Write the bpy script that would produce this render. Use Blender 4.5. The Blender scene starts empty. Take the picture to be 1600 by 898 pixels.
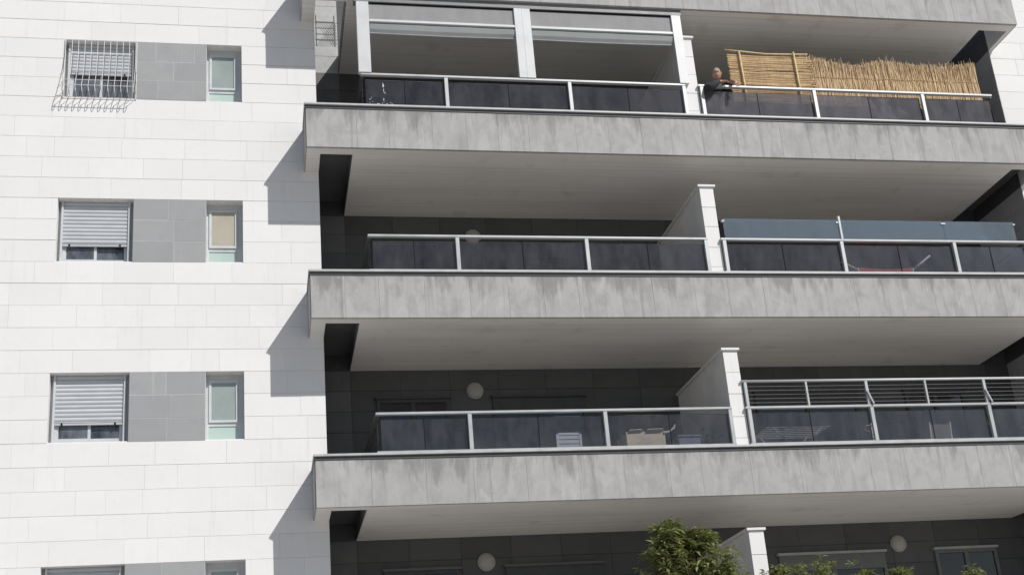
import bpy, bmesh, math, random
from mathutils import Vector, Matrix, noise
random.seed(7)
scene = bpy.context.scene
COL = scene.collection

# ------------------------------------------------------------------ camera
cam_d = bpy.data.cameras.new("camera")
cam = bpy.data.objects.new("camera", cam_d)
COL.objects.link(cam)
F, YAW, PITCH, ROLL, PPX, PPY = 1913.94, 0.1965, 0.3304, -0.0760, -38.92, 142.69
cam_d.sensor_fit = 'HORIZONTAL'
cam_d.sensor_width = 36.0
cam_d.lens = F / 1600 * 36.0
cam_d.shift_x = -PPX / 1600
cam_d.shift_y = PPY / 1600
cam_d.clip_start = 0.1
cam_d.clip_end = 3000
fw = Vector((math.sin(YAW) * math.cos(PITCH), math.cos(YAW) * math.cos(PITCH), math.sin(PITCH)))
rt0 = Vector((math.cos(YAW), -math.sin(YAW), 0))
up0 = rt0.cross(fw)
rt = rt0 * math.cos(ROLL) + up0 * math.sin(ROLL)
up = -rt0 * math.sin(ROLL) + up0 * math.cos(ROLL)
CAM = Vector((0, -19.196, -10.571))
cam.matrix_world = Matrix(((rt.x, up.x, -fw.x, CAM.x), (rt.y, up.y, -fw.y, CAM.y), (rt.z, up.z, -fw.z, CAM.z), (0, 0, 0, 1)))
scene.camera = cam

# ------------------------------------------------------------------ light
SUN = Vector((0.65, -0.895, 1.02)).normalized()
world = bpy.data.worlds.new("World")
scene.world = world
world.use_nodes = True
wn, wl = world.node_tree.nodes, world.node_tree.links
wn.clear()
sky = wn.new("ShaderNodeTexSky")
sky.sky_type = 'NISHITA'
sky.sun_disc = False
sky.sun_elevation = math.asin(SUN.z)
sky.sun_rotation = math.atan2(SUN.x, SUN.y)
sky.air_density = 1.0
sky.dust_density = 0.8
bg = wn.new("ShaderNodeBackground")
bg.inputs['Strength'].default_value = 0.066
wo = wn.new("ShaderNodeOutputWorld")
wl.new(sky.outputs[0], bg.inputs['Color'])
wl.new(bg.outputs[0], wo.inputs['Surface'])
sun_d = bpy.data.lights.new("sun", 'SUN')
sun_d.energy = 4.2
sun_d.angle = math.radians(0.55)
sun_d.color = (1.0, 0.965, 0.92)
sun = bpy.data.objects.new("sun", sun_d)
COL.objects.link(sun)
sun.rotation_euler = SUN.to_track_quat('Z', 'Y').to_euler()
sun.location = SUN * 60
scene.view_settings.view_transform = 'Standard'
scene.view_settings.look = 'None'
scene.view_settings.gamma = 1.0
scene.view_settings.exposure = -0.02

# ------------------------------------------------------------------ materials
class NB:
    """small node-graph helper"""
    def __init__(s, name):
        s.m = bpy.data.materials.new(name)
        s.m.use_nodes = True
        s.n, s.l = s.m.node_tree.nodes, s.m.node_tree.links
        s.n.clear()
        s.out = s.n.new("ShaderNodeOutputMaterial")
    def node(s, t, **kw):
        n = s.n.new(t)
        for k, v in kw.items():
            setattr(n, k, v)
        return n
    def put(s, sock, v):
        if isinstance(v, bpy.types.NodeSocket):
            s.l.new(v, sock)
        elif isinstance(v, (tuple, list)) and len(v) == 3 and sock.type == 'RGBA':
            sock.default_value = (*v, 1)
        else:
            sock.default_value = v
    def math(s, op, a, b=0.0):
        n = s.node("ShaderNodeMath", operation=op)
        s.put(n.inputs[0], a); s.put(n.inputs[1], b)
        return n.outputs[0]
    def mix(s, f, a, b, mode='MIX'):
        n = s.node("ShaderNodeMix", data_type='RGBA', blend_type=mode)
        s.put(n.inputs[0], f); s.put(n.inputs[6], a); s.put(n.inputs[7], b)
        return n.outputs[2]
    def ramp(s, f, lo, hi, a=0.0, b=1.0):
        n = s.node("ShaderNodeMapRange")
        s.put(n.inputs[0], f)
        for i, v in enumerate((lo, hi, a, b)):
            n.inputs[1 + i].default_value = v
        return n.outputs[0]
    def pos(s, scale=(1, 1, 1), rnd=0.0):
        g = s.node("ShaderNodeNewGeometry").outputs['Position']
        v = s.node("ShaderNodeVectorMath", operation='MULTIPLY')
        s.put(v.inputs[0], g); v.inputs[1].default_value = scale
        o = v.outputs[0]
        if rnd:
            r = s.rand()
            w = s.node("ShaderNodeVectorMath", operation='ADD')
            c = s.node("ShaderNodeCombineXYZ")
            k = s.math('MULTIPLY', r, rnd)
            for i in range(3):
                s.put(c.inputs[i], k)
            s.put(w.inputs[0], o); s.put(w.inputs[1], c.outputs[0])
            o = w.outputs[0]
        return o
    def noise(s, vec, scale, detail=4.0, rough=0.55, dist=0.0):
        n = s.node("ShaderNodeTexNoise")
        s.put(n.inputs['Vector'], vec)
        n.inputs['Scale'].default_value = scale
        n.inputs['Detail'].default_value = detail
        n.inputs['Roughness'].default_value = rough
        n.inputs['Distortion'].default_value = dist
        return n.outputs[0]
    def rand(s):
        return s.node("ShaderNodeObjectInfo").outputs['Random']
    def bsdf(s, color, rough=0.6, metal=0.0, bump=None, bstr=0.2, bdist=0.01, spec=0.5, **kw):
        b = s.node("ShaderNodeBsdfPrincipled")
        s.put(b.inputs['Base Color'], color)
        s.put(b.inputs['Roughness'], rough)
        b.inputs['Metallic'].default_value = metal
        b.inputs['Specular IOR Level'].default_value = spec
        for k, v in kw.items():
            s.put(b.inputs[k.replace('_', ' ')], v)
        if bump is not None:
            bp = s.node("ShaderNodeBump")
            bp.inputs['Strength'].default_value = bstr
            bp.inputs['Distance'].default_value = bdist
            s.put(bp.inputs['Height'], bump)
            s.l.new(bp.outputs[0], b.inputs['Normal'])
        return b.outputs[0]
    def done(s, sh):
        s.l.new(sh, s.out.inputs['Surface'])
        return s.m

def plain(name, c, rough=0.6, metal=0.0, var=0.08, scale=9.0, spec=0.5, bstr=0.12, rnd=0.0):
    b = NB(name)
    n = b.noise(b.pos(rnd=3.0), scale, 5)
    f = b.ramp(n, 0.3, 0.7, 1 - var, 1 + var)
    if rnd:
        f = b.math('MULTIPLY', f, b.ramp(b.rand(), 0, 1, 1 - rnd, 1 + rnd))
    col = b.mix(1.0, c, f, 'MULTIPLY')
    fine = b.noise(b.pos(), scale * 8, 3)
    return b.done(b.bsdf(col, b.ramp(n, 0.3, 0.7, max(0.02, rough - 0.08), min(1, rough + 0.08)), metal, fine, bstr, 0.004, spec))

def white_stone():
    b = NB("white_limestone")
    r = b.rand()
    tone = b.mix(r, (0.718, 0.716, 0.714), (0.758, 0.755, 0.748))
    big = b.noise(b.pos((0.8, 1, 1.2)), 1.1, 4, 0.6)
    tone = b.mix(b.ramp(big, 0.42, 0.68, 0, 0.22), tone, (0.64, 0.645, 0.66))
    cl = b.noise(b.pos((1, 1, 1), 9.0), 5.0, 6, 0.65)
    tone = b.mix(b.ramp(cl, 0.52, 0.78, 0, 0.30), tone, (0.67, 0.65, 0.62))
    st = b.noise(b.pos((7, 7, 0.55)), 1.6, 4, 0.6)
    tone = b.mix(b.ramp(st, 0.58, 0.76, 0, 0.22), tone, (0.52, 0.49, 0.45))
    fine = b.noise(b.pos(), 55, 5, 0.7)
    tone = b.mix(b.ramp(fine, 0.55, 0.8, 0, 0.18), tone, (0.60, 0.59, 0.57))
    return b.done(b.bsdf(tone, 0.72, 0, fine, 0.22, 0.004, 0.3))

def fascia_stone(name="grey_fascia_stone"):
    b = NB(name)
    r = b.rand()
    tone = b.mix(r, (0.372, 0.370, 0.366), (0.402, 0.400, 0.394))
    cl = b.noise(b.pos((1.3, 1, 1.1), 2.0), 2.7, 6, 0.62, 0.5)
    tone = b.mix(b.ramp(cl, 0.46, 0.66, 0, 0.60), tone, (0.285, 0.284, 0.284))
    pale = b.noise(b.pos((2.2, 1, 0.9), 11.0), 1.9, 5, 0.6, 1.0)
    tone = b.mix(b.ramp(pale, 0.50, 0.66, 0, 0.55), tone, (0.468, 0.468, 0.464))
    st = b.noise(b.pos((6, 6, 0.45), 1.0), 1.1, 5, 0.65, 0.5)
    tone = b.mix(b.ramp(st, 0.54, 0.72, 0, 0.55), tone, (0.215, 0.215, 0.22))
    lime = b.noise(b.pos((11, 9, 0.5), 7.0), 1.0, 4, 0.6, 0.4)
    tone = b.mix(b.ramp(lime, 0.66, 0.78, 0, 0.5), tone, (0.55, 0.55, 0.54))
    gz_ = b.node("ShaderNodeSeparateXYZ")
    b.l.new(b.node("ShaderNodeTexCoord").outputs['Generated'], gz_.inputs[0])
    wav = b.noise(b.pos((2.6, 2.6, 0.5)), 1.3, 5, 0.65)
    edge = b.math('ADD', gz_.outputs[2], b.ramp(wav, 0.32, 0.68, -0.95, 0.40))
    tone = b.mix(b.ramp(edge, 0.48, 0.92, 0, 0.72), tone, (0.19, 0.19, 0.187))
    drip = b.noise(b.pos((14, 9, 0.22), 2.0), 1.0, 3, 0.5)
    tone = b.mix(b.ramp(drip, 0.64, 0.73, 0, 0.45), tone, (0.19, 0.19, 0.19))
    sp = b.noise(b.pos((1, 1, 1)), 26, 3, 0.5)
    tone = b.mix(b.ramp(sp, 0.70, 0.76, 0, 0.6), tone, (0.62, 0.62, 0.62))
    fine = b.noise(b.pos(), 48, 5, 0.7)
    tone = b.mix(b.ramp(fine, 0.35, 0.7, 0.0, 0.22), tone, (0.27, 0.27, 0.27))
    return b.done(b.bsdf(tone, 0.75, 0, fine, 0.25, 0.004, 0.3))

def grey_panel():
    b = NB("grey_basalt_panel")
    tone = b.mix(b.rand(), (0.305, 0.312, 0.318), (0.340, 0.346, 0.350))
    cl = b.noise(b.pos((1, 1, 1), 6.0), 3.2, 6, 0.62)
    tone = b.mix(b.ramp(cl, 0.45, 0.72, 0, 0.45), tone, (0.265, 0.273, 0.280))
    st = b.noise(b.pos((9, 9, 0.5)), 1.4, 4)
    tone = b.mix(b.ramp(st, 0.62, 0.8, 0, 0.45), tone, (0.47, 0.475, 0.48))
    fine = b.noise(b.pos(), 60, 4, 0.7)
    return b.done(b.bsdf(tone, 0.7, 0, fine, 0.2, 0.003, 0.3))

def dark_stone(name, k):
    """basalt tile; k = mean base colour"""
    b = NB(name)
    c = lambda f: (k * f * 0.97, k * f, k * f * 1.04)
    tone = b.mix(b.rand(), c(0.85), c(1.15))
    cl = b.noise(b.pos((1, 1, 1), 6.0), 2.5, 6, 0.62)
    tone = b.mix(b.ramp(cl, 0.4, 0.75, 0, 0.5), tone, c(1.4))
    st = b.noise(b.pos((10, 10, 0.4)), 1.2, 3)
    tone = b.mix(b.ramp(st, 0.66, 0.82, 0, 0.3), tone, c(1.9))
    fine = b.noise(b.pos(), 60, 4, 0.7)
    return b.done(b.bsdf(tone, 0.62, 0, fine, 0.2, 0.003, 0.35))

def soffit_mat():
    b = NB("soffit_plaster")
    big = b.noise(b.pos((0.35, 1.4, 1)), 1.0, 5, 0.6)
    tone = b.mix(b.ramp(big, 0.40, 0.70, 0, 0.6), (0.80, 0.785, 0.76), (0.68, 0.66, 0.63))
    ln = b.noise(b.pos((0.10, 14, 1)), 1.0, 4, 0.7)
    tone = b.mix(b.ramp(ln, 0.48, 0.68, 0, 0.42), tone, (0.52, 0.50, 0.47))
    spot = b.noise(b.pos(), 2.2, 3, 0.5)
    tone = b.mix(b.ramp(spot, 0.60, 0.76, 0, 0.35), tone, (0.47, 0.44, 0.40))
    fine = b.noise(b.pos(), 40, 4)
    return b.done(b.bsdf(tone, 0.85, 0, fine, 0.12, 0.004, 0.2))

def glass_mat(name, tint, dust_sheen=0.05, dust_sheen_col=(0.5, 0.5, 0.52), boost=1.0, vary=1.0):
    b = NB(name)
    tr = b.node("ShaderNodeBsdfTransparent"); b.put(tr.inputs[0], tint)
    gl = b.node("ShaderNodeBsdfGlossy"); gl.inputs['Roughness'].default_value = 0.02
    b.put(gl.inputs[0], (1, 1, 1))
    wob = b.noise(b.pos((1, 1, 1), 4.0), 1.7, 2)
    bp = b.node("ShaderNodeBump"); bp.inputs['Strength'].default_value = 0.06; bp.inputs['Distance'].default_value = 0.03
    b.put(bp.inputs['Height'], wob)
    b.l.new(bp.outputs[0], gl.inputs['Normal'])
    fr = b.node("ShaderNodeFresnel"); fr.inputs['IOR'].default_value = 1.5
    f = b.math('MULTIPLY', fr.outputs[0], boost)
    m1 = b.node("ShaderNodeMixShader")
    b.put(m1.inputs[0], f); b.l.new(tr.outputs[0], m1.inputs[1]); b.l.new(gl.outputs[0], m1.inputs[2])
    df = b.node("ShaderNodeBsdfDiffuse"); b.put(df.inputs[0], dust_sheen_col)
    dn = b.noise(b.pos((3, 1, 1.2), 5.0), 1.5, 5, 0.65)
    m2 = b.node("ShaderNodeMixShader")
    b.put(m2.inputs[0], b.ramp(dn, 0.32, 0.68, dust_sheen * (1 - 0.7 * vary), dust_sheen * (1 + 0.8 * vary)))  # dust film; its patchy contrast also stands in for soft cloud reflections
    b.l.new(m1.outputs[0], m2.inputs[1]); b.l.new(df.outputs[0], m2.inputs[2])
    return b.done(m2.outputs[0])

def leaf_mat(name="leaf_green"):
    b = NB(name)
    n = b.noise(b.pos((1, 1, 1)), 3.0, 4)
    n2 = b.noise(b.pos((1, 1, 1)), 23.0, 2)
    c = b.mix(b.ramp(n, 0.35, 0.65), (0.13, 0.165, 0.065), (0.23, 0.25, 0.105))
    c = b.mix(b.ramp(n2, 0.55, 0.75, 0, 0.6), c, (0.38, 0.385, 0.21))
    p = b.bsdf(c, 0.42, 0, None, spec=0.5)
    t = b.node("ShaderNodeBsdfTranslucent"); b.put(t.inputs[0], (0.32, 0.35, 0.08))
    m = b.node("ShaderNodeMixShader"); m.inputs[0].default_value = 0.22
    b.l.new(p, m.inputs[1]); b.l.new(t.outputs[0], m.inputs[2])
    return b.done(m.outputs[0])

def reed_mat():
    b = NB("dry_reed")
    n = b.noise(b.pos((4, 4, 1.5)), 7.0, 5, 0.7)
    c = b.mix(b.ramp(n, 0.3, 0.7), (0.50, 0.345, 0.19), (0.74, 0.57, 0.35))
    return b.done(b.bsdf(c, 0.65, 0, n, 0.3, 0.003, 0.3))

M = {}
M['white'] = white_stone()
M['mortar'] = plain("stone_mortar", (0.70, 0.69, 0.68), 0.85, scale=14)
M['fascia'] = fascia_stone()
M['grey'] = grey_panel()
M['grout'] = plain('grey_grout', (0.25, 0.25, 0.252), 0.85, var=0.2)
M['greyjoint'] = plain("grey_joint", (0.55, 0.56, 0.57), 0.85)
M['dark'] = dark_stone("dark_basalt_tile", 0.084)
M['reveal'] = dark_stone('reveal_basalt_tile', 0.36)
M['shaft'] = dark_stone('shaft_basalt_tile', 0.13)  # same dark tile in a lighter colour, to offset weak light in the shaft
M['darkjoint'] = plain("dark_joint", (0.085, 0.087, 0.09), 0.9)
M['soffit'] = soffit_mat()
M['plaster'] = plain("partition_plaster", (0.74, 0.73, 0.71), 0.85, var=0.07, scale=2.5)
M['greywall'] = plain('grey_wall_stone', (0.43, 0.435, 0.43), 0.8, var=0.1)
M['alu'] = plain("brushed_aluminium", (0.40, 0.415, 0.425), 0.42, 0.25, 0.04, 5, bstr=0.05)
M['aluwhite'] = plain("white_aluminium", (0.56, 0.575, 0.585), 0.4, 0.0, 0.04, 3, bstr=0.05)
M['retrail'] = plain("dark_grey_rail", (0.10, 0.105, 0.105), 0.5, 0.1, 0.1, 5)  # plain dark grey, darker than the front rails
M['coping'] = plain("coping_metal", (0.42, 0.43, 0.43), 0.5, 0.1, 0.12, 4)
M['flash'] = plain("dark_flashing", (0.055, 0.058, 0.06), 0.55, 0.1, 0.2, 5)
M['frame'] = plain("window_aluminium", (0.52, 0.545, 0.56), 0.45, 0.1, 0.05, 5, bstr=0.05)
M['slat'] = plain("shutter_slat_paint", (0.47, 0.49, 0.52), 0.5, 0.0, 0.06, 4, bstr=0.05, rnd=0.05)
M['gasket'] = plain("black_gasket", (0.012, 0.012, 0.013), 0.9, spec=0.05)
M['glass'] = glass_mat("smoked_glass", (0.63, 0.625, 0.635), 0.065, (0.34, 0.335, 0.36), 1.0)
M['blueglass'] = glass_mat("blue_screen_glass", (0.50, 0.60, 0.66), 0.17, (0.40, 0.51, 0.59), 2.2, 0.15)
M['doorglass'] = glass_mat('door_glass', (0.20, 0.21, 0.22), 0.035, (0.4, 0.42, 0.47), 1.3, 0.5)
M['milky'] = glass_mat('milky_smoked_glass', (0.55, 0.545, 0.56), 0.17, (0.36, 0.35, 0.385), 1.0, 0.5)
M['clear'] = glass_mat("clear_glass", (0.80, 0.82, 0.82), 0.55, (0.50, 0.50, 0.505), 1.4, 0.12)
M['winglass'] = glass_mat("window_glass", (0.22, 0.23, 0.25), 0.20, (0.42, 0.45, 0.52), 1.8)
M['frost'] = plain("frosted_pane", (0.285, 0.335, 0.32), 0.22, 0, 0.10, 2.0, 0.6, 0.03)
M['frostgreen'] = plain("pale_green_pane", (0.44, 0.55, 0.51), 0.2, 0, 0.08, 2.0, 0.6, 0.03)
M['blind'] = plain("beige_blind", (0.38, 0.355, 0.29), 0.5, 0, 0.08, 3.0, 0.5, 0.05)
M['room'] = plain("room_wall", (0.25, 0.25, 0.25), 0.9)
M['fabric'] = plain("grey_screen_fabric", (0.27, 0.285, 0.285), 0.8, 0, 0.10, 3.0)
M['lamp'] = plain("opal_lamp_glass", (0.36, 0.352, 0.325), 0.35, 0, 0.05, 6)
M['reed'] = reed_mat()
M['bamboo'] = plain("bamboo_pole", (0.52, 0.39, 0.21), 0.5, 0, 0.25, 16)
M['wire'] = plain("galvanised_wire", (0.55, 0.55, 0.56), 0.45, 0.4, 0.08, 9)
M['cable'] = plain('steel_cable', (0.30, 0.30, 0.31), 0.5, 0.3, 0.08, 9)
M['doorframe'] = plain('door_frame_grey', (0.13, 0.135, 0.135), 0.5, 0.1, 0.1, 5)
M['lintel'] = plain('lintel_grey', (0.36, 0.36, 0.36), 0.7, 0, 0.1, 5)
M['header'] = plain('header_grey', (0.17, 0.175, 0.18), 0.5, 0.1, 0.1, 5)
M['barpaint'] = plain("grille_paint", (0.60, 0.595, 0.58), 0.5, 0.1, 0.12, 12)
M['red'] = plain("red_canvas", (0.62, 0.11, 0.10), 0.75, 0, 0.10, 8)
M['greyplastic'] = plain("grey_plastic", (0.58, 0.63, 0.71), 0.45, 0, 0.05, 6)
M['card'] = plain("brown_cardboard", (0.74, 0.66, 0.54), 0.85, 0, 0.10, 5)
M['tape'] = plain("parcel_tape", (0.72, 0.69, 0.62), 0.25, 0, 0.08, 12)
M['blue'] = plain("blue_plastic", (0.17, 0.21, 0.31), 0.5, 0, 0.08, 6)
M['pot'] = plain("dark_pot", (0.07, 0.07, 0.075), 0.6)
M['leaf'] = leaf_mat()
M['plantleaf'] = plain("houseplant_green", (0.20, 0.52, 0.12), 0.5, 0, 0.2, 10)
M['bark'] = plain("bark", (0.16, 0.125, 0.09), 0.9, 0, 0.3, 14, 0.2, 0.6)
M['ground'] = plain("pale_paving", (0.41, 0.395, 0.375), 0.85, 0, 0.12, 0.6)
M['skin'] = plain("skin", (0.42, 0.25, 0.18), 0.5, 0, 0.08, 14, 0.4, 0.05)
M['hair'] = plain("grey_hair", (0.33, 0.275, 0.255), 0.75, 0, 0.15, 40)
M['brow'] = plain('dark_grey_brow', (0.10, 0.085, 0.08), 0.8)
M['jumper'] = plain("black_jumper", (0.022, 0.022, 0.028), 0.85, 0, 0.2, 20)
M['trousers'] = plain("dark_trousers", (0.035, 0.038, 0.05), 0.85, 0, 0.2, 12)
M['eye'] = plain("eye_dark", (0.03, 0.02, 0.015), 0.3)
M['lip'] = plain("lip", (0.30, 0.13, 0.11), 0.5)
M['floor'] = plain("balcony_floor_tile", (0.36, 0.34, 0.31), 0.6, 0, 0.08, 3)

# ------------------------------------------------------------------ object helpers
WLOC = {}
MESH = {}

def link(name, me, mat=None, parent=None, loc=(0, 0, 0), rot=None, kind=None, label=None):
    o = bpy.data.objects.new(name, me)
    COL.objects.link(o)
    loc = Vector(loc)
    if parent is not None:
        o.parent = parent
        o.location = loc - WLOC[parent.name]
    else:
        o.location = loc
    if rot is not None:
        o.rotation_euler = rot
    WLOC[o.name] = loc
    if mat is not None and me is not None and not me.materials:
        me.materials.append(mat)
    if kind:
        o["kind"] = kind
    if label:
        o["label"] = label
    return o

def thing(name, label, cat, loc=(0, 0, 0), group=None):
    o = link(name, None, loc=loc)
    o.empty_display_size = 0.2
    tag(o, label, cat, group)
    return o

def tag(o, label, cat, group=None):
    o["label"] = label
    o["category"] = cat
    if group:
        o["group"] = group
    return o

def box_mesh(dx, dy, dz, bev, mat):
    dx, dy, dz = round(dx, 3), round(dy, 3), round(dz, 3)
    k = (dx, dy, dz, bev, mat.name)
    if k not in MESH:
        bm = bmesh.new()
        bmesh.ops.create_cube(bm, size=1.0)
        for v in bm.verts:
            v.co = Vector((v.co.x * dx, v.co.y * dy, v.co.z * dz))
        if bev:
            bmesh.ops.bevel(bm, geom=bm.edges[:], offset=bev, segments=1, affect='EDGES', clamp_overlap=True)
        me = bpy.data.meshes.new("block")
        bm.to_mesh(me); bm.free()
        me.materials.append(mat)
        MESH[k] = me
    return MESH[k]

def box(name, a, b, mat, parent=None, bev=0.003, **kw):
    """axis-aligned box between two corners; its origin is its centre"""
    c = [(a[i] + b[i]) / 2 for i in range(3)]
    me = box_mesh(b[0] - a[0], b[1] - a[1], b[2] - a[2], bev, mat)
    return link(name, me, mat, parent, c, **kw)

class MB:
    """collects pieces into one mesh (coordinates relative to org)"""
    def __init__(s, org=(0, 0, 0)):
        s.bm = bmesh.new(); s.o = Vector(org)
    def box(s, a, b):
        r = bmesh.ops.create_cube(s.bm, size=1.0)
        for v in r['verts']:
            v.co = Vector([(a[i] + b[i]) / 2 + v.co[i] * (b[i] - a[i]) for i in range(3)]) - s.o
        return s
    def tube(s, pts, rad, n=6, cap=True):
        pts = [Vector(p) - s.o for p in pts]
        rads = rad if isinstance(rad, (list, tuple)) else [rad] * len(pts)
        rings = []
        ref = None
        for i, p in enumerate(pts):
            d = (pts[min(i + 1, len(pts) - 1)] - pts[max(i - 1, 0)]).normalized()
            if ref is None:
                ref = Vector((0, 0, 1)) if abs(d.z) < 0.9 else Vector((1, 0, 0))
            u = d.cross(ref).normalized(); w = u.cross(d).normalized()
            ref = w
            rings.append([s.bm.verts.new(p + (u * math.cos(2 * math.pi * k / n) + w * math.sin(2 * math.pi * k / n)) * rads[i]) for k in range(n)])
        for r0, r1 in zip(rings, rings[1:]):
            for k in range(n):
                s.bm.faces.new((r0[k], r0[(k + 1) % n], r1[(k + 1) % n], r1[k]))
        if cap:
            s.bm.faces.new(rings[0]); s.bm.faces.new(list(reversed(rings[-1])))
        return s
    def quad(s, *ps):
        s.bm.faces.new([s.bm.verts.new(Vector(p) - s.o) for p in ps])
        return s
    def ball(s, c, r, seg=12, fn=None):
        q = bmesh.ops.create_uvsphere(s.bm, u_segments=seg, v_segments=max(6, seg * 2 // 3), radius=1.0)
        r = Vector(r) if hasattr(r, '__len__') else Vector((r, r, r))
        for v in q['verts']:
            p = Vector((v.co.x * r.x, v.co.y * r.y, v.co.z * r.z))
            if fn:
                p = fn(p)
            v.co = p + Vector(c) - s.o
        return s
    def build(s, name, mat, parent=None, smooth=False, **kw):
        bmesh.ops.recalc_face_normals(s.bm, faces=s.bm.faces)
        me = bpy.data.meshes.new(name)
        s.bm.to_mesh(me); s.bm.free()
        if smooth:
            for p in me.polygons:
                p.use_smooth = True
        me.materials.append(mat)
        return link(name, me, mat, parent, s.o, **kw)

# ------------------------------------------------------------------ dimensions (metres; z = 0 at underside of the top complete balcony slab)
H = 3.1
D = 0.895                 # how far the slabs stand out from the white wall
YB = 1.65                 # back wall of the balconies
XS, XE = 0.866, 14.81     # ends of a slab
XC, XCR = 1.102, 14.73    # corners of the white walls
XG, XGR = 1.652, 14.12    # floor plate between the open shafts
XW = (-3.233, -2.011, -0.817, -0.206)
ZT, COURSE = 2.525, 0.3875
ZB = ZT - 3 * COURSE
GROUND = -12.25
TOP = 5.3
PX0, PX1 = 7.763, 8.020   # partition wall

# ground
g = MB((0, 0, GROUND))
g.quad((-900, -900, GROUND), (900, -900, GROUND), (900, 900, GROUND), (-900, 900, GROUND))
go = g.build("ground", M['ground'], kind="structure")

building = thing("apartment_building", "white stone apartment building with grey stone balcony slabs and dark recesses", "building", (6.9, 0.5, GROUND))

# ---------------------------------------------------------------- white walls
def cells(mb, xs, zs, y0, y1, holes):
    for x0, x1 in zip(xs, xs[1:]):
        for z0, z1 in zip(zs, zs[1:]):
            cx, cz = (x0 + x1) / 2, (z0 + z1) / 2
            if not any(h[0] < cx < h[1] and h[2] < cz < h[3] for h in holes):
                mb.box((x0, y0, z0), (x1, y1, z1))

holes = []
zs = {GROUND, TOP}
for i in range(-1, 4):
    zt, zb = ZT - H * i, ZB - H * i
    if zt > TOP: continue
    zs |= {zt, zb}
    holes += [(XW[0], XW[1], zb, zt), (XW[2], XW[3], zb, zt)]
left = MB((0, 0, GROUND))
cells(left, [-9.0, XW[0], XW[1], XW[2], XW[3], XC - 0.004], sorted(zs), 0.008, 0.34, holes)
left_wall = left.build("stone_wall", M['mortar'], building)

rest = MB((0, 0, 0))
def lay(x0, x1, z0, z1, parent, vis, mat, name="stone", lo=0.42, hi=1.20, flat=0.0):
    """one course of stones from x0 to x1"""
    proud = random.choice((0, 0.0, 0.001, 0.003, 0.005)) + flat
    gz = random.choice((0.0012, 0.0016, 0.002, 0.004))
    x = x0
    while x < x1 - 1e-4:
        L = round(random.uniform(lo, hi) / 0.05) * 0.05
        if x1 - (x + L) < lo * 0.7:
            L = x1 - x
        e = min(x + L, x1)
        a = (x + random.choice((0.0003, 0.0005, 0.0012)), -proud - random.choice((0, 0.0005, 0.001)), z0 + gz)
        b = (e - 0.0004, 0.030, z1 - gz)
        if vis(x, e, z0, z1):
            box(name, a, b, mat, parent, 0.002)
        else:
            rest.box(a, b)
        x = e

def vis_left(x0, x1, z0, z1):
    return x1 > -4.75 and -7.35 < z0 and z1 < 3.85
def vis_right(x0, x1, z0, z1):
    return z1 > -0.6 and x0 < 16.2 and z1 < 4.8
k = -4
while ZT - COURSE * k > GROUND:
    z1 = ZT - COURSE * k; z0 = max(GROUND, z1 - COURSE)
    m = k % 8
    if z1 < TOP + 0.01:
        st = -7.6 - random.random() * 0.6
        if m < 3 and -1.0 < (ZT - z1) / H + 1.01 < 5.0 and z1 <= ZT + H + .01:
            lay(st, XW[0], z0, z1, left_wall, vis_left, M['white'])
            lay(XW[3], XC, z0, z1, left_wall, vis_left, M['white'])
        else:
            lay(st, XC, z0, z1, left_wall, vis_left, M['white'])
    k += 1
rest.build("stone", M['white'], left_wall, kind="stuff")

right = MB((0, 0, GROUND))
right.box((XCR + 0.004, 0.008, GROUND), (22, 0.34, TOP))
right_wall = right.build("stone_wall", M['mortar'], building)
rest = MB((0, 0, 0))
k = -7
while ZT - COURSE * k > GROUND:
    z1 = ZT - COURSE * k; z0 = max(GROUND, z1 - COURSE)
    lay(XCR, 19 + random.random(), z0, z1, right_wall, vis_right, M['white'])
    k += 1
rest.build("stone", M['white'], right_wall, kind="stuff")

# ---------------------------------------------------------------- dark recess walls
recess = MB((0, 0, GROUND))
recess.box((XC - 0.2, YB + 0.016, GROUND), (XCR, YB + 0.3, TOP))
recess.box((XC - 0.2, 0.345, GROUND), (XC - 0.004, YB + 0.012, TOP))
recess.box((XCR + 0.016, 0.345, GROUND), (XCR + 0.3, YB + 0.3, TOP))
recess_wall = recess.build("recess_wall", M['darkjoint'], building)
drest = MB((0, 0, 0))
for i in range(-1, 4):
    zz = -H * i
    # back wall, courses of long dark tiles
    for j in range(8):
        z0 = zz + j * COURSE; x = XC; off = (0.45 if j % 2 else 0.0)
        while x < XCR - 0.01:
            e = min(XCR, x + (0.55 if x < XC + 0.01 else 0.9 - off)); off = 0
            a, b = (x + 0.002, YB + random.choice((0, -0.002, -0.004)), z0 + 0.003), (e - 0.002, YB + 0.02, z0 + COURSE - 0.003)
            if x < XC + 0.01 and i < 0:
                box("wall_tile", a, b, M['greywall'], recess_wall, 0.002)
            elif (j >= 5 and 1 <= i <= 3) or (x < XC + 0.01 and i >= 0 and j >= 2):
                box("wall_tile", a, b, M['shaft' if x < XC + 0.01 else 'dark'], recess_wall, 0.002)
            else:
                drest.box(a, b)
            x = e
    # right-hand return
    for j in range(8):
        z0 = zz + j * COURSE; y = 0.0; off = (0.4 if j % 2 else 0.0)
        while y < YB - 0.03:
            e = min(YB - 0.005, y + 0.85 - off); off = 0
            if YB - e < 0.15: e = YB - 0.005
            a, b = (XCR - 0.004 - random.choice((0, 0.002)), y + 0.003, z0 + 0.003), (XCR + 0.02, e - 0.003, z0 + COURSE - 0.003)
            if y < 0.01:
                a = (a[0], 0.004, a[2])
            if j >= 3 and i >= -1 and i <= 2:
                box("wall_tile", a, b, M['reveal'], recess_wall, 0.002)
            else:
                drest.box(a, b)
            y = e
drest.build("wall_tile", M['dark'], recess_wall, kind="stuff")

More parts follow.
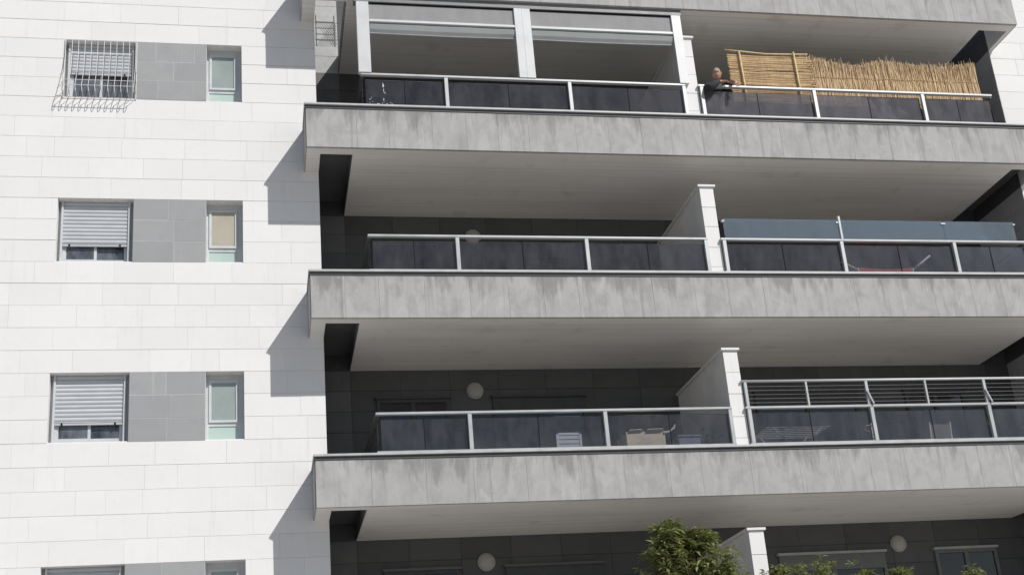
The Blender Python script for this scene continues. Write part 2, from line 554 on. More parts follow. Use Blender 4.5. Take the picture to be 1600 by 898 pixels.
# ---------------------------------------------------------------- balcony slabs
def slab(i):
    z = -H * i
    s = MB((7.8, 0, z))
    s.box((XG, -0.645, z), (XGR, YB + 0.01, z + 0.42))
    s.box((XS + 0.004, -0.84, z), (XE - 0.004, -0.645, z + 0.10))
    s.box((XS + 0.004, -0.645, z), (XC, 0.0145, z + 0.735))
    s.box((XCR, -0.645, z), (XE - 0.004, 0.0145, z + 0.735))
    s.box((XS + 0.004, -0.84, z + 0.10), (XE - 0.004, -0.77, z + 0.76))
    o = s.build("balcony_slab", M['soffit'], building)
    for xa, xb in ((XG - 0.014, XG - 0.001), (XGR + 0.001, XGR + 0.014)):
        box("shaft_lining", (xa, -0.642, z + 0.003), (xb, YB - 0.008, z + 0.29), M['shaft'], o, 0.002)
    gt = MB((7.8, -0.885, z)); gt.box((XS + 0.002, -0.890, z - 0.001), (XE - 0.002, -0.8405, z + 0.733)); gt.build('grout', M['grout'], o)
    x = XS; j = 0
    while x < XE - 1e-3:
        L = round(random.choice((0.55, 0.6, 0.65, 0.75, 0.85)), 2)
        e = x + L
        if XE - e < 0.35: e = XE
        box("fascia_tile", (x + 0.001, -D - random.choice((0, 0, 0.001, 0.002)), z - 0.004), (e - 0.001, -0.84, z + 0.735), M['fascia'], o, 0.0015)
        x = e
    for xa, xb in ((XS - 0.014, XS + 0.004), (XE - 0.004, XE + 0.014)):
        box("end_tile", (xa, -0.842, z - 0.003), (xb, -0.002, z + 0.735), M['fascia'], o, 0.002)
    fl = MB((7.8, 0, z))
    fl.box((XS - 0.016, -D - 0.012, z + 0.738), (XE + 0.016, -0.80, z + 0.79))
    fl.build("flashing", M['flash'], o)
    box("coping", (XS - 0.030, -D - 0.045, z + 0.791), (XE + 0.03, -0.70, z + 0.828), M['coping'], o, 0.004)
    for xa, xb in ((XS - 0.030, XC - 0.006), (XCR + 0.006, XE + 0.03)):
        box("coping", (xa, -0.699, z + 0.791), (xb, -0.004, z + 0.828), M['coping'], o, 0.004)
        box("flashing", (xa + 0.014, -0.799, z + 0.738), (xb - 0.014, -0.004, z + 0.79), M['flash'], o, 0)
    if i >= 0:
        for xa, xb in ((XC + 0.002, XG - 0.016), (XGR + 0.016, XCR - 0.006)):
            box("shaft_sun_block", (xa, -0.642, z + 0.30), (xb, YB - 0.008, z + 0.418), M['shaft'], o, 0)  # added dark cover, closes the shaft to keep sunlight out
        box("floor_finish", (XG + 0.002, -0.768, z + 0.421), (XGR - 0.002, YB - 0.006, z + 0.432), M['floor'], o, 0)
    return o
for i in range(-1, 4):
    slab(i)

# ---------------------------------------------------------------- partition walls
for i in range(0, 4):
    z = -H * i
    p = MB(((PX0 + PX1) / 2, 0, z + 0.83))
    p.box((PX0 + 0.006, -0.735, z + 0.83), (PX1 - 0.006, YB - 0.006, z + 2.53))
    po = p.build("partition_wall", M['plaster'], building)
    hs = [0.83, 0.99, 1.36, 1.76, 2.14, 2.53]
    for a, b in zip(hs, hs[1:]):
        box("stone", (PX0, -0.765 - random.choice((0, 0.003)), z + a + 0.003), (PX1, -0.733, z + b - 0.003), M['white'], po, 0.003)
    box("coping_stone", (PX0 - 0.035, -0.80, z + 2.532), (PX1 + 0.035, YB - 0.01, z + 2.575), M['white'], po, 0.004)

# ---------------------------------------------------------------- windows on the white wall
def big_window(i, z_sh, right_open):
    zt, zb = ZT - H * i, ZB - H * i
    x0, x1 = XW[0], XW[1]
    w = MB(((x0 + x1) / 2, 0.2, zb))
    a, b = x0 + 0.045, x1 - 0.055
    y0, y1 = 0.17, 0.225
    w.box((a, y0, zb + 0.02), (a + 0.055, y1, zt)); w.box((b - 0.055, y0, zb + 0.02), (b, y1, zt))
    w.box((a + 0.055, y0, zb + 0.02), (b - 0.055, y1, zb + 0.07)); w.box((a + 0.055, y0, zt - 0.07), (b - 0.055, y1, zt))
    w.box((x0 + 0.002, 0.19, zb), (a, 0.24, zt)); w.box((b, 0.19, zb), (x1 - 0.002, 0.24, zt))
    wo = w.build("window", M['frame'], building)
    xm = (a + b) / 2
    for k, (p, q, yy) in enumerate(((a + 0.055, xm + 0.025, 0.185), (xm - 0.025, b - 0.055, 0.205))):
        s = MB(((p + q) / 2, yy, zb))
        za, zc = zb + 0.072, zt - 0.072
        s.box((p, yy - 0.009, za), (p + 0.045, yy + 0.009, zc)); s.box((q - 0.045, yy - 0.009, za), (q, yy + 0.009, zc))
        s.box((p + 0.045, yy - 0.009, za), (q - 0.045, yy + 0.009, za + 0.05)); s.box((p + 0.045, yy - 0.009, zc - 0.05), (q - 0.045, yy + 0.009, zc))
        s.build("sash", M['frame'], wo)
        box("pane", (p + 0.045, yy - 0.003, za + 0.05), (q - 0.045, yy + 0.003, zc - 0.05), M['winglass'], wo, 0)
    # shutter: side guides, slats, bottom bar
    for p in (a + 0.004, b - 0.039):
        box("guide", (p, 0.105, zb + 0.02), (p + 0.035, 0.165, zt - 0.003), M['frame'], wo, 0.003)
    top = zt - 0.003
    while top > z_sh + 0.03:
        lo = max(z_sh + 0.03, top - 0.070)
        sl = MB((xm, 0.135, (top + lo) / 2))
        xa, xb = a + 0.040, b - 0.040
        n = 4
        prof = [(0.140 - 0.013 * math.sin(math.pi * t / n), lo + 0.005 + (top - lo - 0.005) * t / n) for t in range(n + 1)]
        for (ya, za), (yb_, zb_) in zip(prof, prof[1:]):
            sl.quad((xa, ya, za), (xb, ya, za), (xb, yb_, zb_), (xa, yb_, zb_))
        sl.quad((xa, 0.140, lo + 0.005), (xa, 0.150, lo - 0.001), (xb, 0.150, lo - 0.001), (xb, 0.140, lo + 0.005))
        sl.quad((xa, 0.151, lo - 0.002), (xb, 0.151, lo - 0.002), (xb, 0.151, top), (xa, 0.151, top))
        sl.build("slat", M['slat'], wo)
        top = lo
    box("bottom_bar", (a + 0.04, 0.122, z_sh), (b - 0.04, 0.152, z_sh + 0.03), M['slat'], wo, 0.004)
    for p in (a + 0.14, b - 0.17):
        box("stop", (p, 0.105, z_sh - 0.008), (p + 0.025, 0.120, z_sh + 0.035), M['gasket'], wo, 0.003)
    box("sill", (x0 + 0.003, 0.02, zb + 0.001), (x1 - 0.003, 0.30, zb + 0.018), M['white'], wo, 0.002)
    r = MB((xm, 0.8, zb))
    r.quad((x0, 1.4, zb), (x1, 1.4, zb), (x1, 1.4, zt), (x0, 1.4, zt))
    r.quad((x0, .345, zb), (x0, 1.4, zb), (x0, 1.4, zt), (x0, .345, zt)); r.quad((x1, .345, zb), (x1, 1.4, zb), (x1, 1.4, zt), (x1, .345, zt))
    r.quad((x0, .345, zt), (x1, .345, zt), (x1, 1.4, zt), (x0, 1.4, zt)); r.quad((x0, .345, zb), (x1, .345, zb), (x1, 1.4, zb), (x0, 1.4, zb))
    r.build("room", M['room'], wo)

def small_window(i, top_mat):
    zt, zb = ZT - H * i, ZB - H * i
    x0, x1 = XW[2], XW[3]
    y0, y1 = 0.19, 0.25
    w = MB(((x0 + x1) / 2, 0.2, zb))
    zm = zb + 0.315
    w.box((x0 + 0.002, y0, zb + 0.02), (x0 + 0.045, y1, zt)); w.box((x1 - 0.095, y0, zb + 0.02), (x1 - 0.002, y1, zt))
    w.box((x0 + 0.045, y0, zb + 0.02), (x1 - 0.095, y1, zb + 0.055)); w.box((x0 + 0.045, y0, zt - 0.10), (x1 - 0.095, y1, zt))
    w.box((x0 + 0.045, y0, zm - 0.03), (x1 - 0.095, y1, zm + 0.03))
    wo = w.build("window", M['frame'], building)
    s = MB(((x0 + x1) / 2, 0.2, zm))
    a, b, za, zc = x0 + 0.046, x1 - 0.096, zm + 0.031, zt - 0.101
    s.box((a, 0.165, za), (a + 0.04, 0.2, zc)); s.box((b - 0.04, 0.165, za), (b, 0.2, zc))
    s.box((a + 0.04, 0.165, za), (b - 0.04, 0.2, za + 0.04)); s.box((a + 0.04, 0.165, zc - 0.04), (b - 0.04, 0.2, zc))
    s.build("sash", M['frame'], wo)
    box("pane", (a + 0.04, 0.182, za + 0.04), (b - 0.04, 0.19, zc - 0.04), top_mat, wo, 0)
    box("pane", (x0 + 0.045, 0.205, zb + 0.055), (x1 - 0.095, 0.215, zm - 0.03), M['frostgreen'], wo, 0)
    box("sill", (x0 + 0.003, 0.02, zb + 0.001), (x1 - 0.003, 0.30, zb + 0.018), M['white'], wo, 0.002)
    r = MB(((x0 + x1) / 2, .5, zb))
    r.quad((x0, .7, zb), (x1, .7, zb), (x1, .7, zt), (x0, .7, zt))
    r.build("room", M['room'], wo)

for i, zsh in ((-1, 4.9), (0, 1.90), (1, 1.70 - H), (2, 1.69 - 2 * H), (3, 1.5 - 3 * H)):
    if i >= 0:
        big_window(i, zsh, True)
        small_window(i, M['blind'] if i == 1 else M['frost'])
    else:
        pass

# grey stone panels between the windows
for i in range(0, 4):
    zt = ZT - H * i
    p = MB(((XW[1] + XW[2]) / 2, 0, zt - 3 * COURSE))
    p.box((XW[1] + 0.003, 0.0015, zt - 3 * COURSE + 0.003), (XW[2] - 0.003, 0.015, zt - 0.003))
    po = p.build("stone_panel", M['greyjoint'], building)
    cuts = [[(0.0, 0.46, 1.0), (0.0, 0.54, 1.0), (0.0, 0.42, 1.0)], [(0.0, 0.27, 0.83, 1.0), (0.0, 0.53, 1.0), (0.0, 0.30, 0.82, 1.0)],
            [(0.0, 0.48, 1.0), (0.0, 0.56, 1.0), (0.0, 0.56, 1.0)], [(0.0, 0.48, 1.0), (0.0, 0.55, 1.0), (0.0, 0.5, 1.0)]][(i + 1) % 4]
    for j, cu in enumerate(cuts):
        z1 = zt - j * COURSE; W = XW[2] - XW[1]
        for a, b in zip(cu, cu[1:]):
            box("tile", (XW[1] + W * a + 0.0025, -random.choice((0, 0.002)), z1 - COURSE + 0.003), (XW[1] + W * b - 0.0025, 0.006, z1 - 0.003), M['grey'], po, 0.002)

# ---------------------------------------------------------------- balcony doors in the back wall
def door(i, x0, x1, style):
    z = -H * i
    zt = z + 2.53
    y0, y1 = YB - 0.05, YB + 0.02
    d = MB(((x0 + x1) / 2, YB, z + 0.43))
    t = 0.06
    d.box((x0, y0, z + 0.435), (x0 + t, y1, zt)); d.box((x1 - t, y0, z + 0.435), (x1, y1, zt)); d.box((x0 + t, y0, zt - 0.28 if style else zt - t), (x1 - t, y1, zt))
    xm = (x0 + x1) / 2
    d.box((xm - 0.04, y0, z + 0.435), (xm + 0.04, y1, zt - 0.285 if style else zt - t - 0.002))
    do = d.build("balcony_door", M['doorframe'] if i == 3 and x0 > 8 else M['flash'], building)
    for a, b in ((x0 + t, xm - 0.04), (xm + 0.04, x1 - t)):
        box("pane", (a, YB - 0.02, z + 0.44), (b, YB - 0.012, zt - (0.285 if style else t)), M['doorglass'], do, 0)
    box("lintel", (x0 - 0.03, YB - 0.09, zt + 0.003), (x1 + 0.03, YB - 0.005, zt + 0.05), M['lintel'] if i == 3 and x0 > 8 else M['retrail' if i == 3 else 'flash'], do, 0.003)
for i in range(0, 4):
    door(i, 2.10, 3.41, False); door(i, 4.22, 5.96, True)
    door(i, 9.28, 11.36, True); door(i, 12.37, 13.63, False)

# ---------------------------------------------------------------- balcony railings
BAYS_L = [1.86, 3.33, 5.57, 7.755]
BAYS_R = [8.03, 10.27, 12.47, 13.93]
YR = -0.80
RL = {(0, 'L'): "smoked glass balcony railing below the white framed glazed enclosure",
      (0, 'R'): "smoked glass balcony railing with the man and the reed screens behind it",
      (1, 'L'): "smoked glass balcony railing of the empty dark balcony left of the blue glass screen",
      (1, 'R'): "smoked glass balcony railing carrying the low blue glass screen, red canvas behind it",
      (2, 'L'): "smoked glass balcony railing in front of the cardboard box and grey chair",
      (2, 'R'): "smoked glass balcony railing topped by a horizontal wire railing"}
def railing(i, side):
    z = -H * i
    bays = BAYS_L if side == 'L' else BAYS_R
    t = thing("balcony_railing", RL[(i, side)], "railing", ((bays[0] + bays[-1]) / 2, YR, z + 0.828), "smoked glass balcony railings")
    box("top_rail", (bays[0] - 0.03, YR - 0.035, z + 1.475), (bays[-1], YR + 0.035, z + 1.515), M['alu'], t, 0.004)
    box("bottom_rail", (bays[0] - 0.03, YR - 0.045, z + 0.829), (bays[-1], YR + 0.035, z + 0.878), M['alu'], t, 0.004)
    for n, x in enumerate(bays):
        if (side == 'L' and n == 0) or (side == 'R' and n == 3):
            continue
        e = 0.0 if 0 < n < len(bays) - 1 else (0.0325 if n == 0 else -0.0325)
        box("post", (x - 0.0325 + e, YR - 0.03, z + 0.879), (x + 0.0325 + e, YR + 0.03, z + 1.474), M['alu'], t, 0.004)
    for a, b in zip(bays, bays[1:]):
        m = (a + b) / 2
        for p, q in ((a + 0.05, m - 0.004), (m + 0.004, b - 0.05)):
            box("glass_pane", (p, YR + 0.032, z + 0.882), (q, YR + 0.042, z + 1.415), M['milky' if (i, side) == (0, 'R') else 'glass'], t, 0)
        box("seam", (m - 0.0045, YR + 0.028, z + 0.882), (m + 0.0045, YR + 0.046, z + 1.415), M['gasket'], t, 0)
    # return to the building
    xr = bays[0] + 0.0 if side == 'L' else bays[-1]
    yr0 = YR + 0.037
    if side == 'L':
        x0, x1 = xr - 0.03, xr + 0.03
    else:
        x0, x1 = xr - 0.03, xr + 0.03
    r = MB((xr, 0, z + 0.83))
    r.box((x0, yr0, z + 1.476), (x1, YB - 0.06, z + 1.514))
    r.build("return_rail", M['retrail'], t)
    box("return_glass", (xr - 0.005, yr0 + 0.02, z + 0.88), (xr + 0.005, YB - 0.1, z + 1.415), M['glass'], t, 0)
    return t
for i in range(3):
    rl_ = railing(i, 'L'); railing(i, 'R')
    if i == 0:
        sp_ = MB((2.2, YR + 0.03, 1.1))
        for _ in range(9):
            zc_ = random.uniform(1.0, 1.36)
            sp_.ball((2.22 + random.gauss(0, 0.008), YR + 0.031, zc_), (0.006, 0.001, random.uniform(0.008, 0.03)), 6)
        for _ in range(16):
            sp_.ball((2.14 + random.gauss(0, 0.11), YR + 0.031, 0.92 + abs(random.gauss(0, 0.05))), (random.uniform(0.004, 0.016), 0.001, random.uniform(0.003, 0.008)), 6)
        sp_.build("splash_marks", M['aluwhite'], rl_)

# low blue glass screen on the middle right railing
gs = thing("glass_screen", "low blue glass windscreen clamped above the middle right balcony railing", "windscreen", (10.3, -0.8, -H + 1.515))
z = -H
for a, b in ((8.10, 10.27), (10.33, 12.33), (12.335, 13.76)):
    box("glass_panel", (a, YR - 0.006, z + 1.53), (b, YR + 0.006, z + 1.905), M['blueglass'], gs, 0.001)
box("post", (10.28, YR - 0.03, z + 1.516), (10.32, YR + 0.03, z + 1.97), M['aluwhite'], gs, 0.004)
for x, w in ((8.07, 0.05), (12.29, 0.09), (13.74, 0.045)):
    box("clamp", (x, YR - 0.025, z + 1.835), (x + w, YR + 0.025, z + 1.865), M['aluwhite'], gs, 0.004)
box("clamp", (10.235, YR - 0.02, z + 1.83), (10.279, YR + 0.02, z + 1.87), M['alu'], gs, 0.004)

# wire railing on the lower right balcony
wr = thing("wire_railing", "raised railing of thin horizontal wires above the lower right glass railing", "railing", (11.0, -0.8, -2 * H + 1.515))
z = -2 * H
tb = MB((11.0, YR, z + 1.965)); tb.tube([(7.99, YR, z + 1.965), (13.95, YR, z + 1.965)], 0.022, 10); tb.build("top_rail", M['aluwhite'], wr, True)
for n, x in enumerate((8.06, 9.15, 10.25, 11.35, 12.47, 13.6)):
    w = 0.026 if n % 2 == 0 else 0.018
    box("post", (x - w, YR - 0.022, z + 1.516), (x + w, YR + 0.022, z + 1.945), M['alu'], wr, 0.004)
for kk in range(5):
    zz = z + 1.585 + kk * 0.072
    tb = MB((11.0, YR, zz)); tb.tube([(8.09, YR, zz), (10.6, YR, zz - 0.004), (13.9, YR, zz)], 0.0028, 5); tb.build("wire", M['cable'], wr)
for x in (10.25, 12.47):
    tb = MB((x, YR - 0.03, z + 1.6)); tb.tube([(x - 0.01, YR - 0.034, z + 1.76), (x + 0.055, YR - 0.06, z + 1.52)], 0.014, 6); tb.build("brace", M['aluwhite'], wr)

# glazed enclosure on the upper left balcony
en = thing("glazed_enclosure", "white framed balcony enclosure with two rolled up grey fabric screens", "enclosure", (4.8, -0.8, 1.515))
for a, b in ((1.80, 2.02), (4.66, 4.96), (7.655, 7.835)):
    box("post", (a, YR - 0.05, 1.516), (b, YR + 0.05, 2.975), M['aluwhite'], en, 0.004)
box("groove", (4.805, YR - 0.053, 1.52), (4.815, YR - 0.0495, 2.97), M['alu'], en, 0)
box("header", (1.76, YR - 0.045, 2.976), (7.86, YR + 0.10, 3.096), M['header'], en, 0.004)
for n, (a, b) in enumerate(((2.022, 4.658), (4.962, 7.653))):
    box("transom", (a, YR - 0.045, 2.565), (b, YR + 0.04, 2.615), M['aluwhite'], en, 0.004)
    box("glass_pane", (a, YR - 0.01, 2.616), (b, YR - 0.002, 2.972), M['clear'], en, 0)
    box("track", (a, YR - 0.02, 2.945), (b, YR - 0.012, 2.973), M['gasket'], en, 0)
    # hanging part of the rolled fabric screen, sagging and slightly pleated
    f = MB(((a + b) / 2, YR + 0.02, 2.47))
    N = 40
    prev = None
    for s in range(N + 1):
        t = s / N; x = a + 0.01 + (b - a - 0.02) * t
        sag = 0.03 * math.sin(math.pi * t) + 0.004 * math.sin(t * 13 + n)
        yy = YR + 0.005 + 0.004 * math.sin(t * 17 + 2 * n)
        row = [(x, YR + 0.012, 2.566), (x, yy - 0.035, 2.52), (x, yy - 0.02, 2.43 - sag * 0.3), (x, yy + 0.015, 2.365 - sag * 0.4), (x, yy + 0.05, 2.40)]
        if prev:
            for p, q in zip(range(4), range(1, 5)):
                f.quad(prev[p], row[p], row[q], prev[q])
        prev = row
    f.build("fabric_screen", M['fabric'], en)
    tb = MB(((a + b) / 2, YR, 2.36)); tb.tube([(a + 0.01 + (b - a - 0.02) * t / 20, YR + 0.016, 2.362 - 0.012 * math.sin(math.pi * t / 20)) for t in range(21)], 0.011, 6)
    tb.build("hem_bar", M['alu'], en)

# ---------------------------------------------------------------- wall lamps
for i, x, zz, lab in ((1, 4.08, 2.67, "round opal wall lamp half hidden by the rail of the empty middle left balcony"),
                      (2, 3.905, 2.683, "round opal wall lamp on the dark wall above the grey chair's balcony"),
                      (3, 3.887, 2.64, "round opal wall lamp near the bottom edge left of the leafy tree"),
                      (3, 11.674, 2.68, "pale round wall lamp on the dark wall between the two lowest right doors")):
    t = thing("wall_lamp", lab, "lamp", (x, YB - 0.005, -H * i + zz), "round wall lamps on the dark back walls")
    c = Vector((x, YB - 0.005, -H * i + zz))
    b_ = MB(c); b_.tube([c + Vector((0, -0.002, 0)), c + Vector((0, -0.035, 0))], 0.155, 24); b_.build("base_ring", M['coping'], t)
    d_ = MB(c + Vector((0, -0.035, 0))); d_.ball(c + Vector((0, -0.036, 0)), (0.145, 0.055, 0.145), 24); d_.build("diffuser", M['lamp'], t, True)

# ---------------------------------------------------------------- window grille on the top left window
gr = thing("window_grille", "bulging pale metal window grille with curled bottom bars", "grille", ((XW[0] + XW[1]) / 2, -0.05, 1.3))
gx0, gx1 = XW[0] + 0.02, XW[1] - 0.02
def belly(x):
    return [(x, -0.025, 2.50), (x, -0.035, 2.25), (x, -0.06, 2.0), (x, -0.12, 1.78), (x, -0.19, 1.60), (x, -0.245, 1.49), (x, -0.262, 1.42), (x, -0.25, 1.37), (x, -0.215, 1.36), (x, -0.19, 1.40), (x, -0.195, 1.44)]
NB_ = 12
for n in range(NB_):
    x = gx0 + (gx1 - gx0) * n / (NB_ - 1)
    tb = MB((x, -0.1, 1.8)); tb.tube(belly(x), 0.0058, 6); tb.build("bar", M['barpaint'], gr, True)
    tb = MB((x, -0.15, 1.4)); tb.tube([(x, -0.02, 1.36), (x, -0.10, 1.385), (x, -0.18, 1.42), (x, -0.255, 1.445)], 0.005, 5); tb.build("floor_bar", M['barpaint'], gr)
for (yy, zz) in ((-0.025, 2.50), (-0.255, 1.455), (-0.19, 1.60), (-0.02, 1.36)):
    tb = MB((0, yy, zz)); tb.tube([(gx0, yy, zz), (gx1, yy, zz)], 0.006, 6); tb.build("cross_rod", M['barpaint'], gr)
for x in (gx0 - 0.015, gx1 + 0.015):
    for zz, y1 in ((1.9, -0.085), (1.70, -0.145), (1.52, -0.225)):
        tb = MB((x, -0.05, zz)); tb.tube([(x, 0.0, zz - 0.05), (x, y1, zz)], 0.005, 5); tb.build("side_rod", M['barpaint'], gr)
    tb = MB((x, -0.02, 1.8)); tb.tube([(x, -0.012, 2.51), (x, -0.012, 1.34)], 0.009, 6); tb.build("wall_rail", M['barpaint'], gr)

# small wire rack in the open shaft at the top
rk = thing("wire_rack", "small wire rack in the narrow shaft above the top left balcony", "rack", (1.3, -0.1, 2.75))
for n in range(4):
    zz = 2.68 + n * 0.13
    tb = MB((1.3, -0.05, zz)); tb.tube([(1.12, -0.05, zz), (1.47, -0.05, zz)], 0.009, 6); tb.build("rod", M['wire'], rk)
for x in (1.13, 1.46):
    tb = MB((x, -0.05, 2.85)); tb.tube([(x, -0.06, 2.55), (x, -0.06, 3.2)], 0.011, 6); tb.build("upright", M['wire'], rk)
mesh_ = MB((1.3, -0.02, 2.9))
for n in range(9):
    t0 = 1.14 + n * 0.045
    mesh_.tube([(t0, 0.0, 2.58), (min(1.5, t0 + 0.3), 0.0, 2.58 + 0.5 * (min(1.5, t0 + 0.3) - t0) / 0.3)], 0.005, 4)
    mesh_.tube([(t0, 0.012, 3.1), (min(1.5, t0 + 0.3), 0.012, 3.1 - 0.5 * (min(1.5, t0 + 0.3) - t0) / 0.3)], 0.005, 4)
mesh_.build("wire_mesh", M['wire'], rk)

# ---------------------------------------------------------------- reed screens on the upper right balcony
rs = thing("reed_screen", "bamboo mat of horizontal reeds tied to two upright canes beside the man", "screen", (9.55, -0.52, 0.434))
hr = MB((9.55, -0.52, 1.7))
zz = 1.385
while zz < 2.40:
    r_ = random.uniform(0.005, 0.010)
    x0 = 8.80 + random.uniform(-0.015, 0.02); x1 = 10.42 + random.uniform(-0.06, 0.10)
    sag = random.uniform(-0.012, 0.012)
    yy = -0.52 + random.uniform(-0.010, 0.010)
    if abs(zz - 2.07) > 0.014:
        hr.tube([(x0, yy, zz), ((x0 * 2 + x1) / 3, yy, zz + sag - 0.012), ((x0 + 2 * x1) / 3, yy, zz - sag - 0.012), (x1, yy, zz + sag)], r_, 5)
    zz += r_ * 1.15
hr.build("reeds", M['reed'], rs, kind="stuff")
for x, zt_ in ((9.03, 2.44), (10.13, 2.47)):
    tb = MB((x, -0.56, 1.7)); tb.tube([(x - 0.01, -0.565, 0.434), (x + 0.01, -0.56, 1.7), (x, -0.565, zt_)], 0.021, 8); tb.build("cane", M['bamboo'], rs, True)
tb = MB((9.6, -0.54, 2.44)); tb.tube([(8.76, -0.545, 2.475), (9.1, -0.54, 2.455), (9.55, -0.54, 2.42), (10.0, -0.54, 2.43), (10.42, -0.545, 2.445)], 0.018, 8); tb.build("top_cane", M['bamboo'], rs, True)

rv = thing("reed_screen", "ragged fence of upright dry reeds right of the horizontal bamboo mat", "screen", (12.1, -0.48, 0.434))
def topline(x):
    pts = [(10.25, 2.44), (10.6, 2.42), (11.0, 2.33), (11.3, 2.285), (11.55, 2.29), (11.8, 2.385), (12.1, 2.40), (12.5, 2.345), (13.0, 2.335), (13.5, 2.35), (13.95, 2.44)]
    for (a, za), (b, zb_) in zip(pts, pts[1:]):
        if x <= b:
            return za + (zb_ - za) * (x - a) / (b - a)
    return pts[-1][1]
vr = MB((12.1, -0.48, 1.6))
x = 10.28
while x < 13.96:
    r_ = random.uniform(0.004, 0.009)
    zt_ = topline(x) + random.gauss(0, 0.022) + (random.uniform(0.03, 0.13) if random.random() < 0.09 else 0)
    lean = random.gauss(0, 0.03)
    yy = -0.48 + random.uniform(-0.02, 0.02)
    vr.tube([(x - lean, yy, 1.38 + random.uniform(-0.03, 0.03)), (x - lean * 0.3, yy + random.uniform(-0.008, 0.008), 1.8), (x + lean, yy + random.uniform(-0.03, 0.03), zt_)], [r_, r_, r_ * 0.45], 5)
    x += r_ * 0.62
vr.build("reeds", M['reed'], rv, kind="stuff")
for x in (10.45, 12.1, 13.85):
    tb = MB((x, -0.45, 1.3)); tb.tube([(x, -0.445, 0.434), (x, -0.448, 2.2)], 0.013, 7); tb.build("cane", M['bamboo'], rv, True)
for zz in (1.45, 1.98):
    tb = MB((12.1, -0.51, zz)); tb.tube([(10.28 + 3.66 * t / 12, -0.512, zz + random.uniform(-0.01, 0.01)) for t in range(13)], 0.005, 5); tb.build("tie_wire", M['bamboo'], rv)

# ---------------------------------------------------------------- red canvas seat, middle right balcony
z = -H + 0.432
ch = thing("folding_chair", "folding chair with red canvas and pale metal arms behind middle right glass", "chair", (11.5, 0.0, z))
def P3(x, y, zz):
    return (x, y, z + zz)
cv = MB(P3(11.5, 0.0, 0.8))
NX = 12
prev = None
for s in range(NX + 1):
    t = s / NX
    sag = 0.035 * math.sin(math.pi * t)
    xx = 10.98 + 1.06 * t
    row = [P3(xx, -0.02, 0.90 - sag), P3(xx, 0.0, 0.80 - sag * 1.3), P3(xx, 0.03, 0.60 - sag), P3(xx, 0.02, 0.45), P3(xx, -0.35, 0.42 - sag)]
    if prev:
        for p in range(4):
            cv.quad(prev[p], row[p], row[p + 1], prev[p + 1])
    prev = row
cvo = cv.build("canvas", M['red'], ch)
md = cvo.modifiers.new("thick", 'SOLIDIFY'); md.thickness = 0.012
for pts in ([P3(12.06, 0.0, 0.86), P3(12.47, 0.0, 1.16)], [P3(10.95, 0.0, 0.86), P3(10.66, 0.0, 1.02)]):
    tb = MB(pts[0]); tb.tube(pts, 0.022, 8); tb.build("arm", M['aluwhite'], ch, True)
for x in (10.96, 12.06):
    for pts in ([P3(x, -0.02, 0.90), P3(x, 0.03, 0.45), P3(x, 0.25, 0.0)], [P3(x, 0.03, 0.45), P3(x, -0.36, 0.42), P3(x, -0.42, 0.0)]):
        tb = MB(pts[0]); tb.tube(pts, 0.014, 8); tb.build("leg", M['aluwhite'], ch, True)
# thin pole standing left of it
pl = MB((8.62, -0.3, z)); pl.tube([(8.62, -0.3, z), (8.61, -0.3, z + 0.69)], 0.03, 8)
pl.tube([(8.61, -0.3, z + 0.69), (8.61, -0.3, z + 0.74)], [0.036, 0.02], 8)
tag(pl.build("pole", M['aluwhite'], None, True), "short white tube standing behind glass at the left end of middle right balcony", "pole")

# ---------------------------------------------------------------- things on the lower left balcony
z = -2 * H + 0.432
c0 = (5.17, -0.1, z)
pc = thing("plastic_chair", "grey plastic chair with slotted back behind the lower left glass", "chair", c0)
bk = MB((5.17, 0.1, z + 0.7))
x0, x1 = 4.95, 5.39
for j in range(6):
    zz = z + 0.48 + j * 0.075
    bk.box((x0 + 0.04, 0.10, zz), (x1 - 0.04, 0.125, zz + 0.060))
bk.box((x0, 0.09, z + 0.42), (x0 + 0.04, 0.135, z + 0.94)); bk.box((x1 - 0.04, 0.09, z + 0.42), (x1, 0.135, z + 0.94))
bk.box((x0 + 0.04, 0.092, z + 0.925), (x1 - 0.04, 0.133, z + 0.965))
bk.build("backrest", M['greyplastic'], pc)
box("seat", (x0, -0.35, z + 0.40), (x1, 0.10, z + 0.43), M['greyplastic'], pc, 0.01)
for a in (x0 + 0.03, x1 - 0.03):
    for b in (-0.32, 0.08):
        tb = MB((a, b, z)); tb.tube([(a, b, z), (a, b * 0.95, z + 0.40)], [0.018, 0.026], 8); tb.build("leg", M['greyplastic'], pc)

cb = thing("cardboard_box", "tall open brown cardboard box with torn flaps and pale tape", "box", (6.45, 0.0, z))
x0, x1, y0, y1, hh = 6.12, 6.80, -0.1, 0.45, 0.90
wb = MB((6.45, 0.1, z))
th = 0.012
wb.box((x0, y0, z), (x1, y0 + th, z + hh)); wb.box((x0, y1 - th, z), (x1, y1, z + hh)); wb.box((x0, y0 + th, z), (x0 + th, y1 - th, z + hh - 0.01)); wb.box((x1 - th, y0 + th, z), (x1, y1 - th, z + hh - 0.01))
wb.box((x0 + th, y0 + th, z), (x1 - th, y1 - th, z + 0.012))
wb.build("box_body", M['card'], cb)
fl = MB((6.45, 0, z + hh))
for a, b, dy, dz in ((x0 + 0.02, x0 + 0.30, -0.05, 0.025), (x0 + 0.33, x1 - 0.02, -0.06, 0.03)):
    fl.quad((a, y0, z + hh + 0.001), (b, y0, z + hh + 0.001), (b - 0.02, y0 + dy, z + hh + dz), (a + 0.03, y0 + dy, z + hh + dz * 0.6))
flo = fl.build("flap", M['tape'], cb)
flo.modifiers.new("thick", 'SOLIDIFY').thickness = 0.008
tp = MB((6.45, y0 - 0.004, z + 0.5))
